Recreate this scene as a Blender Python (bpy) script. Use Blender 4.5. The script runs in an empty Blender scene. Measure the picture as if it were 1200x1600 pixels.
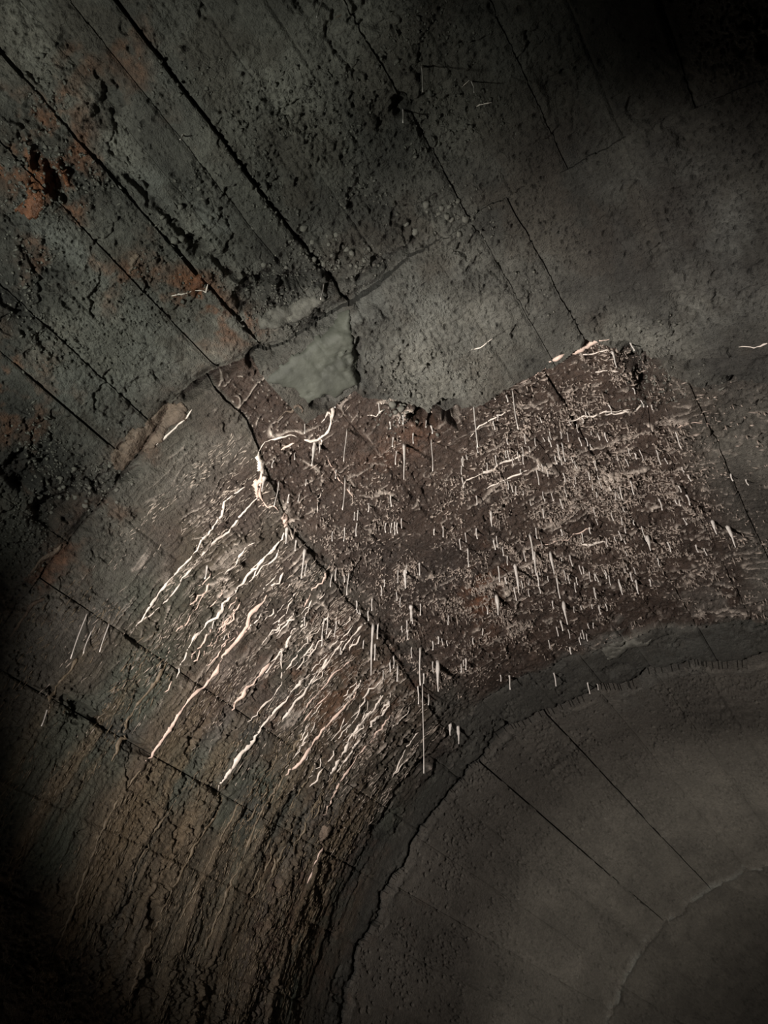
import bpy, math, random
import numpy as np
from mathutils import Vector, Matrix

sc = bpy.context.scene
C = sc.collection
random.seed(7)

# ------------------------------------------------------------------ camera
# tunnel frame: Y along the tunnel, Z up, vault axis at x=0, z=AXZ, radius R
R, AXZ = 2.0, 2.0
F = 1176.86                                   # focal length in pixels of a 1200x1600 frame
CAMP = np.array([0.8, 0.0, 1.6])
B = np.array([[0.83620556, 0.36583993, 0.40856016],      # rows: world X, Y, Z in camera axes
              [0.54760943, -0.5973921, -0.58587251],
              [0.02973505, 0.71364124, -0.69987999]])
cam = bpy.data.objects.new('camera', bpy.data.cameras.new('camera'))
C.objects.link(cam)
cam.data.sensor_fit = 'VERTICAL'
cam.data.sensor_height = 36.0
cam.data.lens = 36.0 * F / 1600.0
cam.data.clip_start = 0.02
cam.matrix_world = Matrix([[*B[0], CAMP[0]], [*B[1], CAMP[1]], [*B[2], CAMP[2]], [0, 0, 0, 1]])
sc.camera = cam

# ------------------------------------------------------------------ light
w = bpy.data.worlds.new('World'); sc.world = w; w.use_nodes = True
w.node_tree.nodes['Background'].inputs[0].default_value = (0.55, 0.75, 1.0, 1)
w.node_tree.nodes['Background'].inputs[1].default_value = 0.0

def spot(name, loc, target, power, color, cone, blend, size):
    d = bpy.data.lights.new(name, 'SPOT'); d.energy = power; d.color = color
    d.spot_size = math.radians(cone); d.spot_blend = blend; d.shadow_soft_size = size
    o = bpy.data.objects.new(name, d); C.objects.link(o); o.location = loc
    o.rotation_euler = (Vector(target) - Vector(loc)).to_track_quat('-Z', 'Y').to_euler()
    return o
spot('hand_torch', (-0.85, 0.30, 1.7), (-0.1, 2.95, 3.5), 430, (1.0, 0.91, 0.85), 93, 0.7, 0.085)
spot('upper_fill', (-0.85, -0.3, 2.2), (-0.55, 0.62, 3.9), 95, (0.98, 1.0, 0.90), 78, 1.0, 0.05)  # added fill for the near upper vault, not a known lamp
spot('far_fill', (0.5, 4.0, 1.2), (-0.6, 8.8, 3.9), 260, (1.0, 0.94, 0.85), 100, 1.0, 0.15)  # added unseen fill that brightens the rings further down the tunnel

vs = sc.view_settings
vs.view_transform = 'Standard'; vs.look = 'None'; vs.gamma = 1.0; vs.use_curve_mapping = False
vs.exposure = 0.0

# ------------------------------------------------------------------ surface maths
def unproj(u, v):
    """pixel of the photograph -> (angle from the crown, y) on the bare vault"""
    u = np.asarray(u, float); v = np.asarray(v, float)
    p = np.stack([u - 600, 800 - v, np.full_like(u, -F)], -1) @ B.T
    p /= np.linalg.norm(p, axis=-1, keepdims=True)
    cx, cz = CAMP[0], CAMP[2] - AXZ
    a = p[..., 0]**2 + p[..., 2]**2
    b = 2 * (cx * p[..., 0] + cz * p[..., 2])
    t = (-b + np.sqrt(b * b - 4 * a * (cx * cx + cz * cz - R * R))) / (2 * a)
    return np.arctan2(cx + t * p[..., 0], cz + t * p[..., 2]), CAMP[1] + t * p[..., 1]

def proj(P):
    q = (P - CAMP) @ B
    z = -q[..., 2]
    zz = np.where(z > 0.05, z, 0.05)
    return 600 + F * q[..., 0] / zz, 800 - F * q[..., 1] / zz, z

def surf(a, y, h):
    return np.stack([(R - h) * np.sin(a), y, AXZ + (R - h) * np.cos(a)], -1)

M32 = np.uint32
def hsh(ix, iy, seed):
    n = (ix.astype(np.int64) * 374761393 + iy.astype(np.int64) * 668265263 + seed * 974711) & 0xffffffff
    n = n.astype(np.uint64)
    n = ((n ^ (n >> np.uint64(13))) * np.uint64(1274126177)) & np.uint64(0xffffffff)
    n = ((n ^ (n >> np.uint64(16))) * np.uint64(2246822519)) & np.uint64(0xffffffff)
    n = n ^ (n >> np.uint64(15))
    return (n & np.uint64(0xffffff)).astype(np.float32) / 16777215.0

def vn(x, y, seed=0):
    fx = np.floor(x); fy = np.floor(y)
    tx = x - fx; ty = y - fy
    tx = tx * tx * (3 - 2 * tx); ty = ty * ty * (3 - 2 * ty)
    ix = fx.astype(np.int64); iy = fy.astype(np.int64)
    a = hsh(ix, iy, seed); b = hsh(ix + 1, iy, seed); c = hsh(ix, iy + 1, seed); d = hsh(ix + 1, iy + 1, seed)
    return (a + (b - a) * tx) * (1 - ty) + (c + (d - c) * tx) * ty

def fbm(x, y, seed=0, oct=4, g=0.5):
    t = 0; amp = 1; tot = 0
    for k in range(oct):
        t = t + amp * vn(x, y, seed + k * 17); tot += amp
        amp *= g; x = x * 2.03 + 5.2; y = y * 2.03 + 1.7
    return t / tot

def ridge(x, y, seed=0):
    return 1 - np.abs(2 * vn(x, y, seed) - 1)

def worley(x, y, seed=0):
    """distance to the nearest feature point in cells, and that cell's random number"""
    fx = np.floor(x).astype(np.int64); fy = np.floor(y).astype(np.int64)
    best = np.full(np.shape(x), 9.0); rid = np.zeros(np.shape(x))
    for i in (-1, 0, 1):
        for j in (-1, 0, 1):
            cx = fx + i; cy = fy + j
            px = cx + hsh(cx, cy, seed); py = cy + hsh(cx, cy, seed + 5)
            d = np.hypot(x - px, y - py)
            m = d < best
            best = np.where(m, d, best); rid = np.where(m, hsh(cx, cy, seed + 9), rid)
    return best, rid

def sstep(a, b, x):
    t = np.clip((x - a) / (b - a), 0, 1)
    return t * t * (3 - 2 * t)

class Blob:
    """soft elliptical area lying on the vault, at a measured place"""
    def __init__(s, u, v, ru, rv, rot=0):
        c, k = math.cos(math.radians(rot)), math.sin(math.radians(rot))
        a0, y0 = unproj(u, v)
        a1, y1 = unproj(u + ru * c, v - ru * k); a2, y2 = unproj(u + rv * k, v + rv * c)
        J = np.array([[a1 - a0, a2 - a0], [y1 - y0, y2 - y0]])
        s.c = (a0, y0); s.I = np.linalg.inv(J)
    def d2(s, a, y):
        p = s.I[0, 0] * (a - s.c[0]) + s.I[0, 1] * (y - s.c[1])
        q = s.I[1, 0] * (a - s.c[0]) + s.I[1, 1] * (y - s.c[1])
        return p * p + q * q
    def __call__(s, a, y, hard=False, wob=None):
        p = s.I[0, 0] * (a - s.c[0]) + s.I[0, 1] * (y - s.c[1])
        q = s.I[1, 0] * (a - s.c[0]) + s.I[1, 1] * (y - s.c[1])
        d = p * p + q * q
        if wob is not None: d = d * wob
        return (1 - sstep(0.7, 1.15, d)) if hard else np.exp(-np.minimum(d, 30))

BC = {}
def blobs(lst, a, y, wob=None, hard=False):
    m = np.zeros(a.shape)
    for b in lst:
        if b not in BC: BC[b] = Blob(*b[:5])
        B_ = BC[b]
        m = np.maximum(m, B_(a, y, hard, wob) * (b[5] if len(b) > 5 else 1))
    return m

# pour joints (rings) and board joints, measured on the vault
S1A = np.array([-1.6, -.9, -.7, -.57, -.38, -.27, -.05, .07, .2, .31, .37, .48, .8, 1.6])
S1Y = np.array([1.1, 1.08, 1.06, 1.02, .95, 1.02, 1.06, 1.02, 1.0, .96, .98, .94, .9, .9])
S2A = np.array([-1.6, -.275, -.27, -.15, -.145, -.09, -.05, -.04, .1, .2, .27, .31, .42, .8, 1.6])
S2Y = np.array([.0, .0, 1.34, 1.34, 1.40, 1.48, 1.60, 1.66, 1.66, 1.64, 1.58, 1.66, 1.9, 1.95, 1.95])
def s1(a, y): return np.interp(a, S1A, S1Y) + .03 * (fbm(a * 18, y * 6, 3) - .5)
def s2(a, y): return np.interp(a, S2A, S2Y) + .04 * (fbm(a * 24, y * 8, 4) - .5)
def s3(a, y): return 3.97 + .20 * (fbm(a * 13, y * .8, 5, 5, .6) - .5)
def s4(a, y): return 7.2 + .26 * (fbm(a * 12, y * .5, 6, 4, .6) - .5)
def s2b(a, y): return 3.56 + .14 * (fbm(a * 16, y * 3, 8) - .5)

def patch_left(y):
    return np.interp(y, [1.2, 1.4, 1.69, 2.23, 2.56, 3.43, 4], [-.36, -.40, -.453, -.487, -.50, -.577, -.59])

JO = {  # board joints of each ring: angle from the crown
    0: [-1.4, -1.2, -1.03, -.90, -.76, -.57, -.49, -.42, -.33, -.238, -.17, -.115, -.066, .03, .11, .2, .28, .37, .46, .56, .68, .82, 1.0, 1.2, 1.4],
    1: [-.145, -.05, .04, .12, .2, .268, .36, .46, .6, .8, 1.0, 1.2, 1.4],
    2: [-1.335, -1.17, -1.01, -.84, -.66, -9, -.335, -.21, -.02, .085, .17, .305, .4, .52, .66, .85, 1.1, 1.35],
    3: [-1.335, -1.17, -1.01, -.84, -.66, -.45, -.3, -.15, 0, .17, .33, .52, .66, .85, 1.1, 1.35],
    4: [-1.42, -1.28, -1.14, -1.0, -.86, -.715, -.584, -.46, -.342, -.17, .0, .13, .3, .46, .6, .8, 1.0, 1.25],
    5: [-1.3, -1.1, -.9, -.715, -.57, -.417, -.28, -.14, 0, .2, .4, .6, .9, 1.2]}
GAP = {(0, -.238): .016, (2, .17): .009, (2, .305): .006, (0, -.066): .006,
       (4, -.584): .008, (4, -.342): .008, (0, -.57): .008, (2, -.84): .004, (2, -1.01): .004}
OFF = {0: .025, 1: .055, 2: -.005, 3: -.135, 4: .005, 5: .004}

def ring_of(a, y):
    r = np.zeros(a.shape, int)
    r[(y > s1(a, y))] = 1
    r[(y > s1(a, y)) & (y > s2(a, y))] = 2
    r[(y > s2b(a, y))] = 3
    r[(y > s3(a, y))] = 4
    r[(y > s4(a, y))] = 5
    return r

def piece_of(a, y):
    """ring*100 + board, and -1 inside an open joint"""
    r = ring_of(a, y)
    jit = .0022 * (fbm(y * 9, a * 3, 12, 3) - .5)
    out = np.zeros(a.shape, int); gap = np.zeros(a.shape, bool)
    for k, js in JO.items():
        m = r == k
        idx = np.zeros(a.shape, int)
        for j in js:
            if j == -9:
                line = patch_left(y) + .012 * (fbm(y * 14, a * 2, 30) - .5)
                idx += a > line
                continue
            idx += (a + jit) > j
            g = GAP.get((k, j), 0)
            if g:
                wv = g * (0.35 + 1.2 * fbm(y * 7, a * 0, 44, 3)) * .5 / R
                gap |= m & (np.abs(a + jit - j) < wv)
        out[m] = (k * 100 + idx)[m]
    out[gap] = -1
    return out

rng = np.random.RandomState(4)
PO = rng.uniform(-.006, .006, 700); PT = rng.uniform(-1, 1, 700)
for k, v in {9: -.012, 10: .006, 11: .004, 12: .0, 13: -.02}.items(): PO[k] = v
PATCHLEFT_IDX = 200 + 6
for k in range(200, 206): PO[k] = .010
ROUGH = [(520, 400, 90, 60, 30, 1.), (430, 470, 60, 50, 0, 1.), (470, 230, 110, 130, -50, .8), (560, 330, 60, 60, 0, .9),
         (90, 250, 110, 130, 0, .9), (60, 430, 90, 70, 0, .6), (60, 760, 130, 110, 0, .9), (640, 640, 50, 30, 25, 1.), (700, 560, 70, 90, -50, .55),
         (620, 590, 60, 50, 0, .6), (800, 470, 70, 70, 0, .5), (960, 540, 60, 40, 0, .7), (1010, 620, 60, 110, 0, .8), (330, 300, 60, 40, -45, .8),
         (300, 380, 90, 30, -45, .7), (690, 130, 150, 130, 0, .6), (660, 350, 110, 60, 0, .8), (130, 1130, 170, 50, -30, .7), (230, 1560, 260, 70, -15, .9),
         (880, 1200, 60, 40, -30, .4), (1000, 1270, 70, 40, -40, .5), (1120, 1110, 70, 30, -10, .5), (760, 1180, 60, 40, 30, .5), (70, 520, 90, 60, -45, .7),
         (240, 450, 120, 100, 0, .45), (1090, 600, 90, 70, 0, .3), (130, 540, 50, 30, -45, .6), (300, 90, 80, 90, 0, .4), (210, 560, 70, 60, 0, .4), (330, 1120, 60, 20, -30, .5)]
RED = [(740, 850, 330, 290, -20, 1.), (860, 650, 230, 110, 15, .9), (620, 960, 110, 110, 0, 1.), (1130, 840, 110, 100, 0, .6), (780, 1010, 150, 90, 20, .9),
       (330, 640, 90, 60, 0, .55), (240, 850, 110, 50, 30, .5), (610, 760, 160, 90, -40, .8)]
RUST = [(60, 290, 50, 80, 20, 1.), (95, 230, 40, 40, 0, .8), (110, 170, 35, 60, 0, .6), (320, 470, 70, 32, -35, 1.), (60, 200, 60, 50, 0, .7), (300, 440, 40, 30, 0, .9), (210, 90, 25, 70, 30, .45),
        (10, 600, 20, 70, 0, .8), (200, 430, 40, 25, 40, .6), (340, 510, 50, 30, -30, .7), (215, 690, 55, 28, 30, .5), (150, 800, 60, 25, 0, .25), (65, 900, 70, 22, 45, .7),
        (755, 930, 22, 40, 0, .8), (640, 690, 60, 25, 30, .3), (540, 1100, 90, 90, 45, .35), (480, 1450, 120, 90, 60, .28), (60, 640, 40, 90, 0, .3)]
PALE = [(250, 290, 60, 25, -45, .8), (340, 350, 70, 22, -45, .9), (560, 500, 90, 45, 30, .6), (690, 600, 70, 40, 25, .5), (640, 470, 120, 60, 0, .5), (100, 380, 80, 20, -42, .7),
        (1060, 260, 70, 40, 0, .6), (1140, 340, 50, 70, 0, .8), (790, 1140, 60, 30, 30, .1), (140, 620, 90, 60, -45, .55), (510, 580, 45, 30, 0, .7),
        (960, 1000, 40, 16, 20, .9), (1130, 940, 80, 40, 0, .4), (1100, 480, 120, 50, 10, .4), (250, 520, 120, 70, 0, .5), (1100, 1010, 150, 30, 15, .55), (900, 1050, 90, 25, 20, .3), (260, 120, 60, 20, -50, .3)]
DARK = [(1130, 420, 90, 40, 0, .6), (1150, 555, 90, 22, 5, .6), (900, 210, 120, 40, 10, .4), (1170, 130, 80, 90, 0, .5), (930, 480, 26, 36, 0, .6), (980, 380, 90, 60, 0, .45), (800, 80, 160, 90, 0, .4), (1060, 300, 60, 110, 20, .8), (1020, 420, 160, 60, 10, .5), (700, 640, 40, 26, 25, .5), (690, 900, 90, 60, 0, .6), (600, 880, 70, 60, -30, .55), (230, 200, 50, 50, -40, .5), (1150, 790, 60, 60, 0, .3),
        (640, 1180, 120, 40, 30, .35), (30, 1000, 150, 60, -20, .5), (820, 440, 50, 60, 0, .35)]  # dark areas; the first on this line paints shade onto the recessed ring

CALM = [(640, 850, 70, 50, 0), (560, 700, 60, 60, 0), (690, 700, 90, 50, 20), (1010, 960, 90, 50, 20), (560, 930, 25, 70, -40), (820, 1060, 140, 50, 20), (790, 620, 70, 25, 15)]
CAV = [(690, 640, 48, 15, 28, .10), (655, 655, 14, 12, 0, .08), (495, 620, 16, 10, 10, .05), (88, 283, 20, 24, 0, .09), (60, 250, 14, 18, 0, .04),
       (300, 612, 22, 12, 30, .05), (340, 590, 45, 9, 25, .05), (400, 560, 22, 14, 45, .05), (250, 318, 26, 10, -50, .04), (300, 372, 40, 9, -44, .045), (352, 415, 40, 9, -42, .04),
       (390, 460, 30, 26, 0, .06), (480, 432, 60, 14, 0, .05), (600, 408, 55, 9, 30, .05), (630, 165, 13, 12, 0, .06), (1000, 585, 16, 14, 0, .05),
       (978, 560, 9, 20, 0, .04), (1005, 605, 14, 12, 0, .05), (30, 740, 34, 26, 0, .07), (80, 790, 50, 20, 30, .05), (205, 740, 26, 8, 30, .05), (560, 560, 7, 40, 0, .04), (1000, 550, 14, 8, 0, .03),
       (215, 285, 22, 7, -42, .04), (385, 880, 10, 8, 0, .04), (105, 60, 12, 14, 0, .03), (20, 470, 30, 10, -40, .04), (165, 170, 20, 24, 0, .04), (240, 1430, 10, 20, 0, .04),
       (210, 1000, 20, 9, -35, .04), (130, 1110, 40, 10, -35, .05), (220, 1170, 22, 9, -30, .04), (340, 1235, 12, 12, 0, .04), (1145, 590, 12, 10, 0, .04), (1020, 565, 50, 10, 10, .04), (1100, 560, 60, 9, 5, .04)]
def bumps(a, y):
    s = a * R
    red = blobs(RED, a, y)
    pl = patch_left(y)
    inpatch = sstep(-.004, .012, a - pl) * sstep(0, .03, y - np.interp(a, S2A, S2Y)) * (1 - sstep(-.06, .03, y - s2b(a, y))) * (1 - .75 * sstep(.30, .42, a))
    onwall = (1 - sstep(-.01, .008, a - pl)) * sstep(-.1, .5, y - np.interp(a, S1A, S1Y)) * (1 - sstep(3.6, 3.9, y))
    return s, red, inpatch, onwall

def height(a, y, pid=None, full=False):
    """relief of the lining, metres towards the inside of the tunnel, and its colour"""
    if pid is None:
        pid = piece_of(a, y)
    s, red, inp, wall = bumps(a, y)
    r = np.where(pid >= 0, pid // 100, ring_of(a, y) if (pid < 0).any() else 0)
    h = np.array([OFF[k] for k in range(6)])[np.clip(r, 0, 5)] + PO[np.clip(pid, 0, 699)]
    h = h + .016 * (fbm(s * 2.2, y * 2.2, 1, 3) - .5)
    # the surface slopes back into the broad recess before the third pour joint
    crown = sstep(-.55, .0, a)
    h = h - .13 * np.clip((y - 2.95) / .62, 0, 1)**1.6 * (r == 2) * (1 - crown) + (r == 3) * .125 * crown - (r >= 4) * .13 * (1 - crown) * (1 - .8 * sstep(4.1, 6.5, y))
    ro = blobs(ROUGH, a, y)
    mod = fbm(s * 6, y * 6, 21, 3)
    ro = np.clip(ro * (.35 + 1.3 * mod), 0, 1)
    ro = np.maximum(ro, np.where(r < 4, .34 * sstep(.45, .62, mod) + .10, .05))
    # fine rubble: sharp-edged noise, strongest where the skin of the concrete is gone
    wx = s + .012 * (fbm(s * 30, y * 30, 33, 2) - .5); wy = y + .012 * (fbm(s * 30, y * 30, 34, 2) - .5)
    bil = np.abs(fbm(wx * 34, wy * 34, 31, 3, .6) - .5) * 2
    h = h + ro * (.050 * (fbm(wx * 15, wy * 15, 32, 3, .55) - .5) + .020 * (bil - .3) + .010 * (vn(s * 130, y * 130, 37) - .5))
    wd, wr = worley(wx * 48, wy * 48, 51)
    lump = np.clip(1 - wd * 1.6, 0, 1) * (wr > .45)
    h = h + ro * .011 * lump * (.4 + wr)
    # skin lost in ragged patches
    lost = sstep(.56, .585, fbm(wx * 9, wy * 9, 41, 4, .55)) * sstep(.2, .45, ro + .12) * (r < 4)
    h = h - lost * (.007 + .012 * ro)
    # air holes
    wd2, wr2 = worley(wx * 30, wy * 30, 61)
    clus = sstep(.50, .64, fbm(s * 5, y * 5, 63, 3))
    hole = np.clip(1 - wd2 / (.08 + .26 * wr2 * wr2), 0, 1)**.6 * (wr2 > .93 - .55 * clus)
    h = h - .011 * hole * np.where(r >= 4, 1.8, 1)
    wd3, wr3 = worley(wx * 80, wy * 80, 65)
    hole3 = np.clip(1 - wd3 / (.1 + .3 * wr3), 0, 1)**.6 * (wr3 > .93 - .5 * clus)
    h = h - .006 * hole3 * np.where(r >= 4, 1.8, 1)
    h = h + (r >= 4) * .012 * (fbm(s * 9, y * 5, 126, 4, .6) - .5)
    # wood grain of the formwork boards
    gr = fbm(s * 60, y * 3.0, 71, 2)
    h = h + .0030 * (gr - .5) * (1 - ro)
    # thin flow ridges that follow the fall of the wall
    wob = .020 * fbm(s * 5, y * 5, 81, 3) + .006 * fbm(s * 22, y * 9, 85, 2)
    yy = y + wob * 2.2
    f1 = ridge(s * 2.6, yy * 24, 91)**9 * sstep(.35, .7, fbm(s * 4, y * 7, 92, 2))
    f2 = ridge(s * 7 + 3, yy * 58, 93)**5 * sstep(.3, .7, fbm(s * 7, y * 12, 94, 2))
    up = 1 - sstep(.62, 1.0, -a)
    h = h + wall * (f1 * .014 * (.45 + .55 * up) + f2 * .016 * (.6 + .5 * up))
    h = h + wall * .010 * (fbm(s * 18, yy * 90, 99, 2) - .5)
    h = h + wall * (.020 * (fbm(s * 1.6, yy * 9, 96, 3) - .5) + (.005 + .009 * up) * (fbm(s * 12, yy * 26, 98, 3, .6) - .5))
    band = 0
    for yc, wb_, a0, a1 in ((1.90, .05, -.8, -1.5), (2.33, .06, -1.0, -1.6), (2.50, .03, -1.0, -1.5), (2.70, .045, -.85, -1.55), (3.0, .05, -1.0, -1.5), (2.1, .03, -1.1, -1.4), (1.62, .035, -1.05, -1.4), (3.2, .03, -1.0, -1.5)):
        band = np.maximum(band, np.exp(-((yy - .03 - yc) / wb_)**2) * sstep(-a0 - .08, -a0 + .08, -a) * (1 - sstep(-a1 - .2, -a1 + .1, -a)))
    h = h + wall * band * .014
    # crusty rims of the patch: thin broken lips one above the other, running across the vault
    yp = y + .06 * fbm(s * 4, y * 4, 101, 3) + .022 * fbm(s * 16, y * 12, 102, 2) + .035 * a
    p1 = ridge(s * 4, yp * 17, 103)**12 * sstep(.48, .62, fbm(s * 9, y * 9, 104, 2))
    p2 = ridge(s * 11, yp * 36, 105)**7 * sstep(.45, .65, fbm(s * 16, y * 14, 106, 2))
    wd4, wr4 = worley(s * 42, yp * 42, 107)
    p3 = np.clip(1 - wd4 / (.14 + .2 * wr4), 0, 1) * (wr4 > .62)
    calm = 1 - .8 * blobs(CALM, a, y)
    inp = inp * (r >= 2) * sstep(-.55, -.40, a)
    pr = inp * calm
    h = h + pr * (.016 * p1 + .012 * p2 + .010 * p3) + inp * (.3 + .7 * calm) * (.030 * (fbm(s * 15, yp * 24, 108, 4, .6) - .5) + .018 * (fbm(s * 5, y * 6, 109, 2) - .5))
    # sunk area in the patch and the spalled block at its far end
    sunk = Blob(640, 930, 95, 70, -35)(a, y, hard=True)
    h = h - .018 * sunk * inp
    blk = sstep(3.12, 3.16, y + .05 * (a - .1) + .03 * fbm(s * 9, y * 3, 111)) * inp * sstep(-.03, .0, a) * (1 - sstep(.165, .17, a))
    h = h - .022 * blk
    nt = sstep(-.112, -.085, a + .02 * (fbm(s * 20, y * 20, 128) - .5)) * (1 - sstep(-.040, -.034, a)) * (1 - sstep(.03, .10, y - s2(a, y) - .25 * (a + .1)))
    h = h - .15 * nt * (r == 2); nt = nt * (r == 2)
    # broken-out hollows
    cav = np.zeros(a.shape); wbl = np.clip(1 + 1.6 * (fbm(wx * 20, wy * 20, 78, 3) * 2 - 1), .3, 2.2)
    for b in CAV:
        if b not in BC: BC[b] = Blob(*b[:5])
        c = 1 - sstep(.15, 1.25, BC[b].d2(a, y) * wbl)
        h = h - b[5] * .75 * c; cav = np.maximum(cav, c)
    # raised feather edges of mortar along pour joints 3 and 4
    e4 = np.exp(-((y - s4(a, y)) / .05)**2); e3 = np.exp(-((y - s3(a, y) - .05) / .03)**2)
    h = h + e4 * .030 * fbm(s * 9, y * 9, 121, 3) * (r >= 4) + e3 * .03 * np.clip(fbm(s * 8, y * 8, 122, 3) - .4, 0, 1) * (r == 4)
    c1 = np.exp(-((y - s1(a, y)) / .03)**2)
    h = h + (r == 1) * -.030 * sstep(-.02, .2, a)
    g3 = np.exp(-((y - s3(a, y)) / .03)**2)
    h = h - .045 * g3 * (r == 3) * (.4 + fbm(s * 7, y * 7, 124, 2))
    h = h - c1 * .06 * fbm(s * 10, y * 10, 123, 2) * (1 - .85 * sstep(-.1, .25, a))
    cr = np.exp(-(np.abs(y - s2b(a, y) - .05 * (r == 2)) / .02)**2) * (r == 3) * (a > -.45) * (a < .22)
    h = h - .03 * cr
    # soft board joints
    for k, js in JO.items():
        m = (r == k)
        for j in js:
            if j == -9 or (k == 1 and j > .3): continue
            d = (a - j) * R
            wj = .007 if k < 4 else .012
            amp = (.008 if k != 1 else .006) * (.1 + 1.4 * vn(y * 6 + j * 50, y * 0 + 3, 131 + k))
            h = h - np.where(m & (np.abs(d) < .05), amp * np.exp(-(d / wj)**2), 0)
    if not full: return h
    # ---------------- colour (what the surface is made of, plus shade painted into the recesses)
    WB = np.clip(1 + 1.5 * (fbm(s * 14, y * 14, 77) * 2 - 1), .25, 2.5)
    n1 = fbm(s * 3, y * 3, 201, 4)[..., None]; n2 = fbm(s * 14, y * 14, 202, 4)[..., None]; n3 = fbm(s * 70, y * 70, 203, 2)[..., None]
    tone = (PT[np.clip(pid, 0, 699)] * np.where(r >= 3, .07, np.where(r == 1, .12, .26)))[..., None]
    grey = np.array([.120, .118, .100]); warm = np.array([.150, .137, .115]); redc = np.array([.066, .045, .034]); olive = np.array([.088, .074, .050])
    green = np.array([.070, .080, .058]); rust = np.array([.20, .078, .032]); pale = np.array([.25, .26, .235]); calc = np.array([.80, .70, .60])
    dark = np.array([.035, .032, .029])
    col = np.where((r >= 4)[..., None], warm * .90, grey) * (1 + tone) * np.where((r >= 3)[..., None], .8 + .4 * n1, .35 + 1.25 * sstep(.2, .8, n1)) * (.75 + .5 * fbm(s * 9, y * 2.2, 205, 3)[..., None])
    col = np.where((y[..., None] > 6.9), col * (1 + .15 * n2), col)
    bl = sstep(.50, .66, fbm(s * 5 + .4 * n1[..., 0], y * 4, 206, 4, .55))[..., None] * (r < 3)[..., None]
    col = col * (1 - .45 * bl) + np.array([.062, .050, .036]) * .45 * bl
    ol = (wall * (.45 + .9 * np.clip(fbm(s * 1.2, yy * 4, 211, 3) - .1, 0, 1)))[..., None]
    col = col * (1 - np.clip(ol, 0, 1)) + np.clip(ol, 0, 1) * (olive + (redc - olive) * sstep(.5, .75, n1) + (green - olive) * sstep(.5, .72, fbm(s * 2, y * 3, 212, 3))[..., None])
    rm = np.clip(np.maximum(inp, .8 * red * (r > 0) * (r < 4)), 0, 1)[..., None] * (r == 2)[..., None]
    rm = np.maximum(rm, (.45 * red * ((r == 2) | (r == 3)))[..., None])
    col = col * (1 - rm) + redc * (.65 + .75 * n2) * rm
    q = blobs(PALE, a, y, wob=WB)[..., None] * sstep(.3, .6, n2)
    col = col * (1 - .65 * q) + pale * .65 * q
    q = blobs(RUST, a, y, wob=WB)[..., None] * sstep(.36, .58, fbm(s * 16, y * 16, 221, 4))[..., None]
    col = col * (1 - .9 * q) + rust * (.5 + n3) * .9 * q
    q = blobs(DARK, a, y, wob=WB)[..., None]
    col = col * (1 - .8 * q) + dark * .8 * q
    # brown run-off stains down the wall
    q = (wall * sstep(.48, .75, fbm(s * .9, yy * 11, 231, 3)) * sstep(.75, 1.0, -a))[..., None]
    col = col * (1 - .55 * q) + np.array([.17, .12, .065]) * .55 * q
    q = (band * wall * (.35 + .9 * fbm(s * 3, yy * 30, 241, 3)))[..., None]
    col = col * (1 - .8 * q) + np.array([.14, .107, .068]) * .8 * q
    # calcite film on the tips of the ridges
    cw = np.clip(f1 * 1.9 - .9, 0, 1) * .4 * (.2 + .7 * up) + np.clip(f2 * 2.2 - 1.1, 0, 1) * up
    cp = pr * (np.clip(p1 * 2.2 - .8, 0, 1) + np.clip(p2 * 2.2 - .9, 0, 1) * .9 + np.clip(p3 * 1.6 - .5, 0, 1))
    q = np.clip(wall * cw + cp, 0, 1)[..., None] * (.45 + .6 * n3)
    col = col * (1 - q) + calc * q
    col = np.where((r == 3)[..., None], col * .6, col)  # recessed ring: its shadow is painted in as a darker tone
    # seam mortar
    q = (np.clip(e4 * (r >= 4) + .2 * e3 * (r == 4), 0, 1) * sstep(.4, .6, fbm(s * 9, y * 9, 122, 3)))[..., None] * .5
    col = col * (1 - q) + pale * q
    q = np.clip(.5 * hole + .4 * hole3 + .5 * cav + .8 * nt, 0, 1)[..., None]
    col = col * (1 - .6 * q)  # shade of air holes, hollows and notch put into the colour
    col = col * (.8 + .4 * n3)
    wet = np.clip(inp * .8 + wall * .45 + .1, 0, 1)
    return h, np.clip(col, .004, .9), wet

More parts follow.
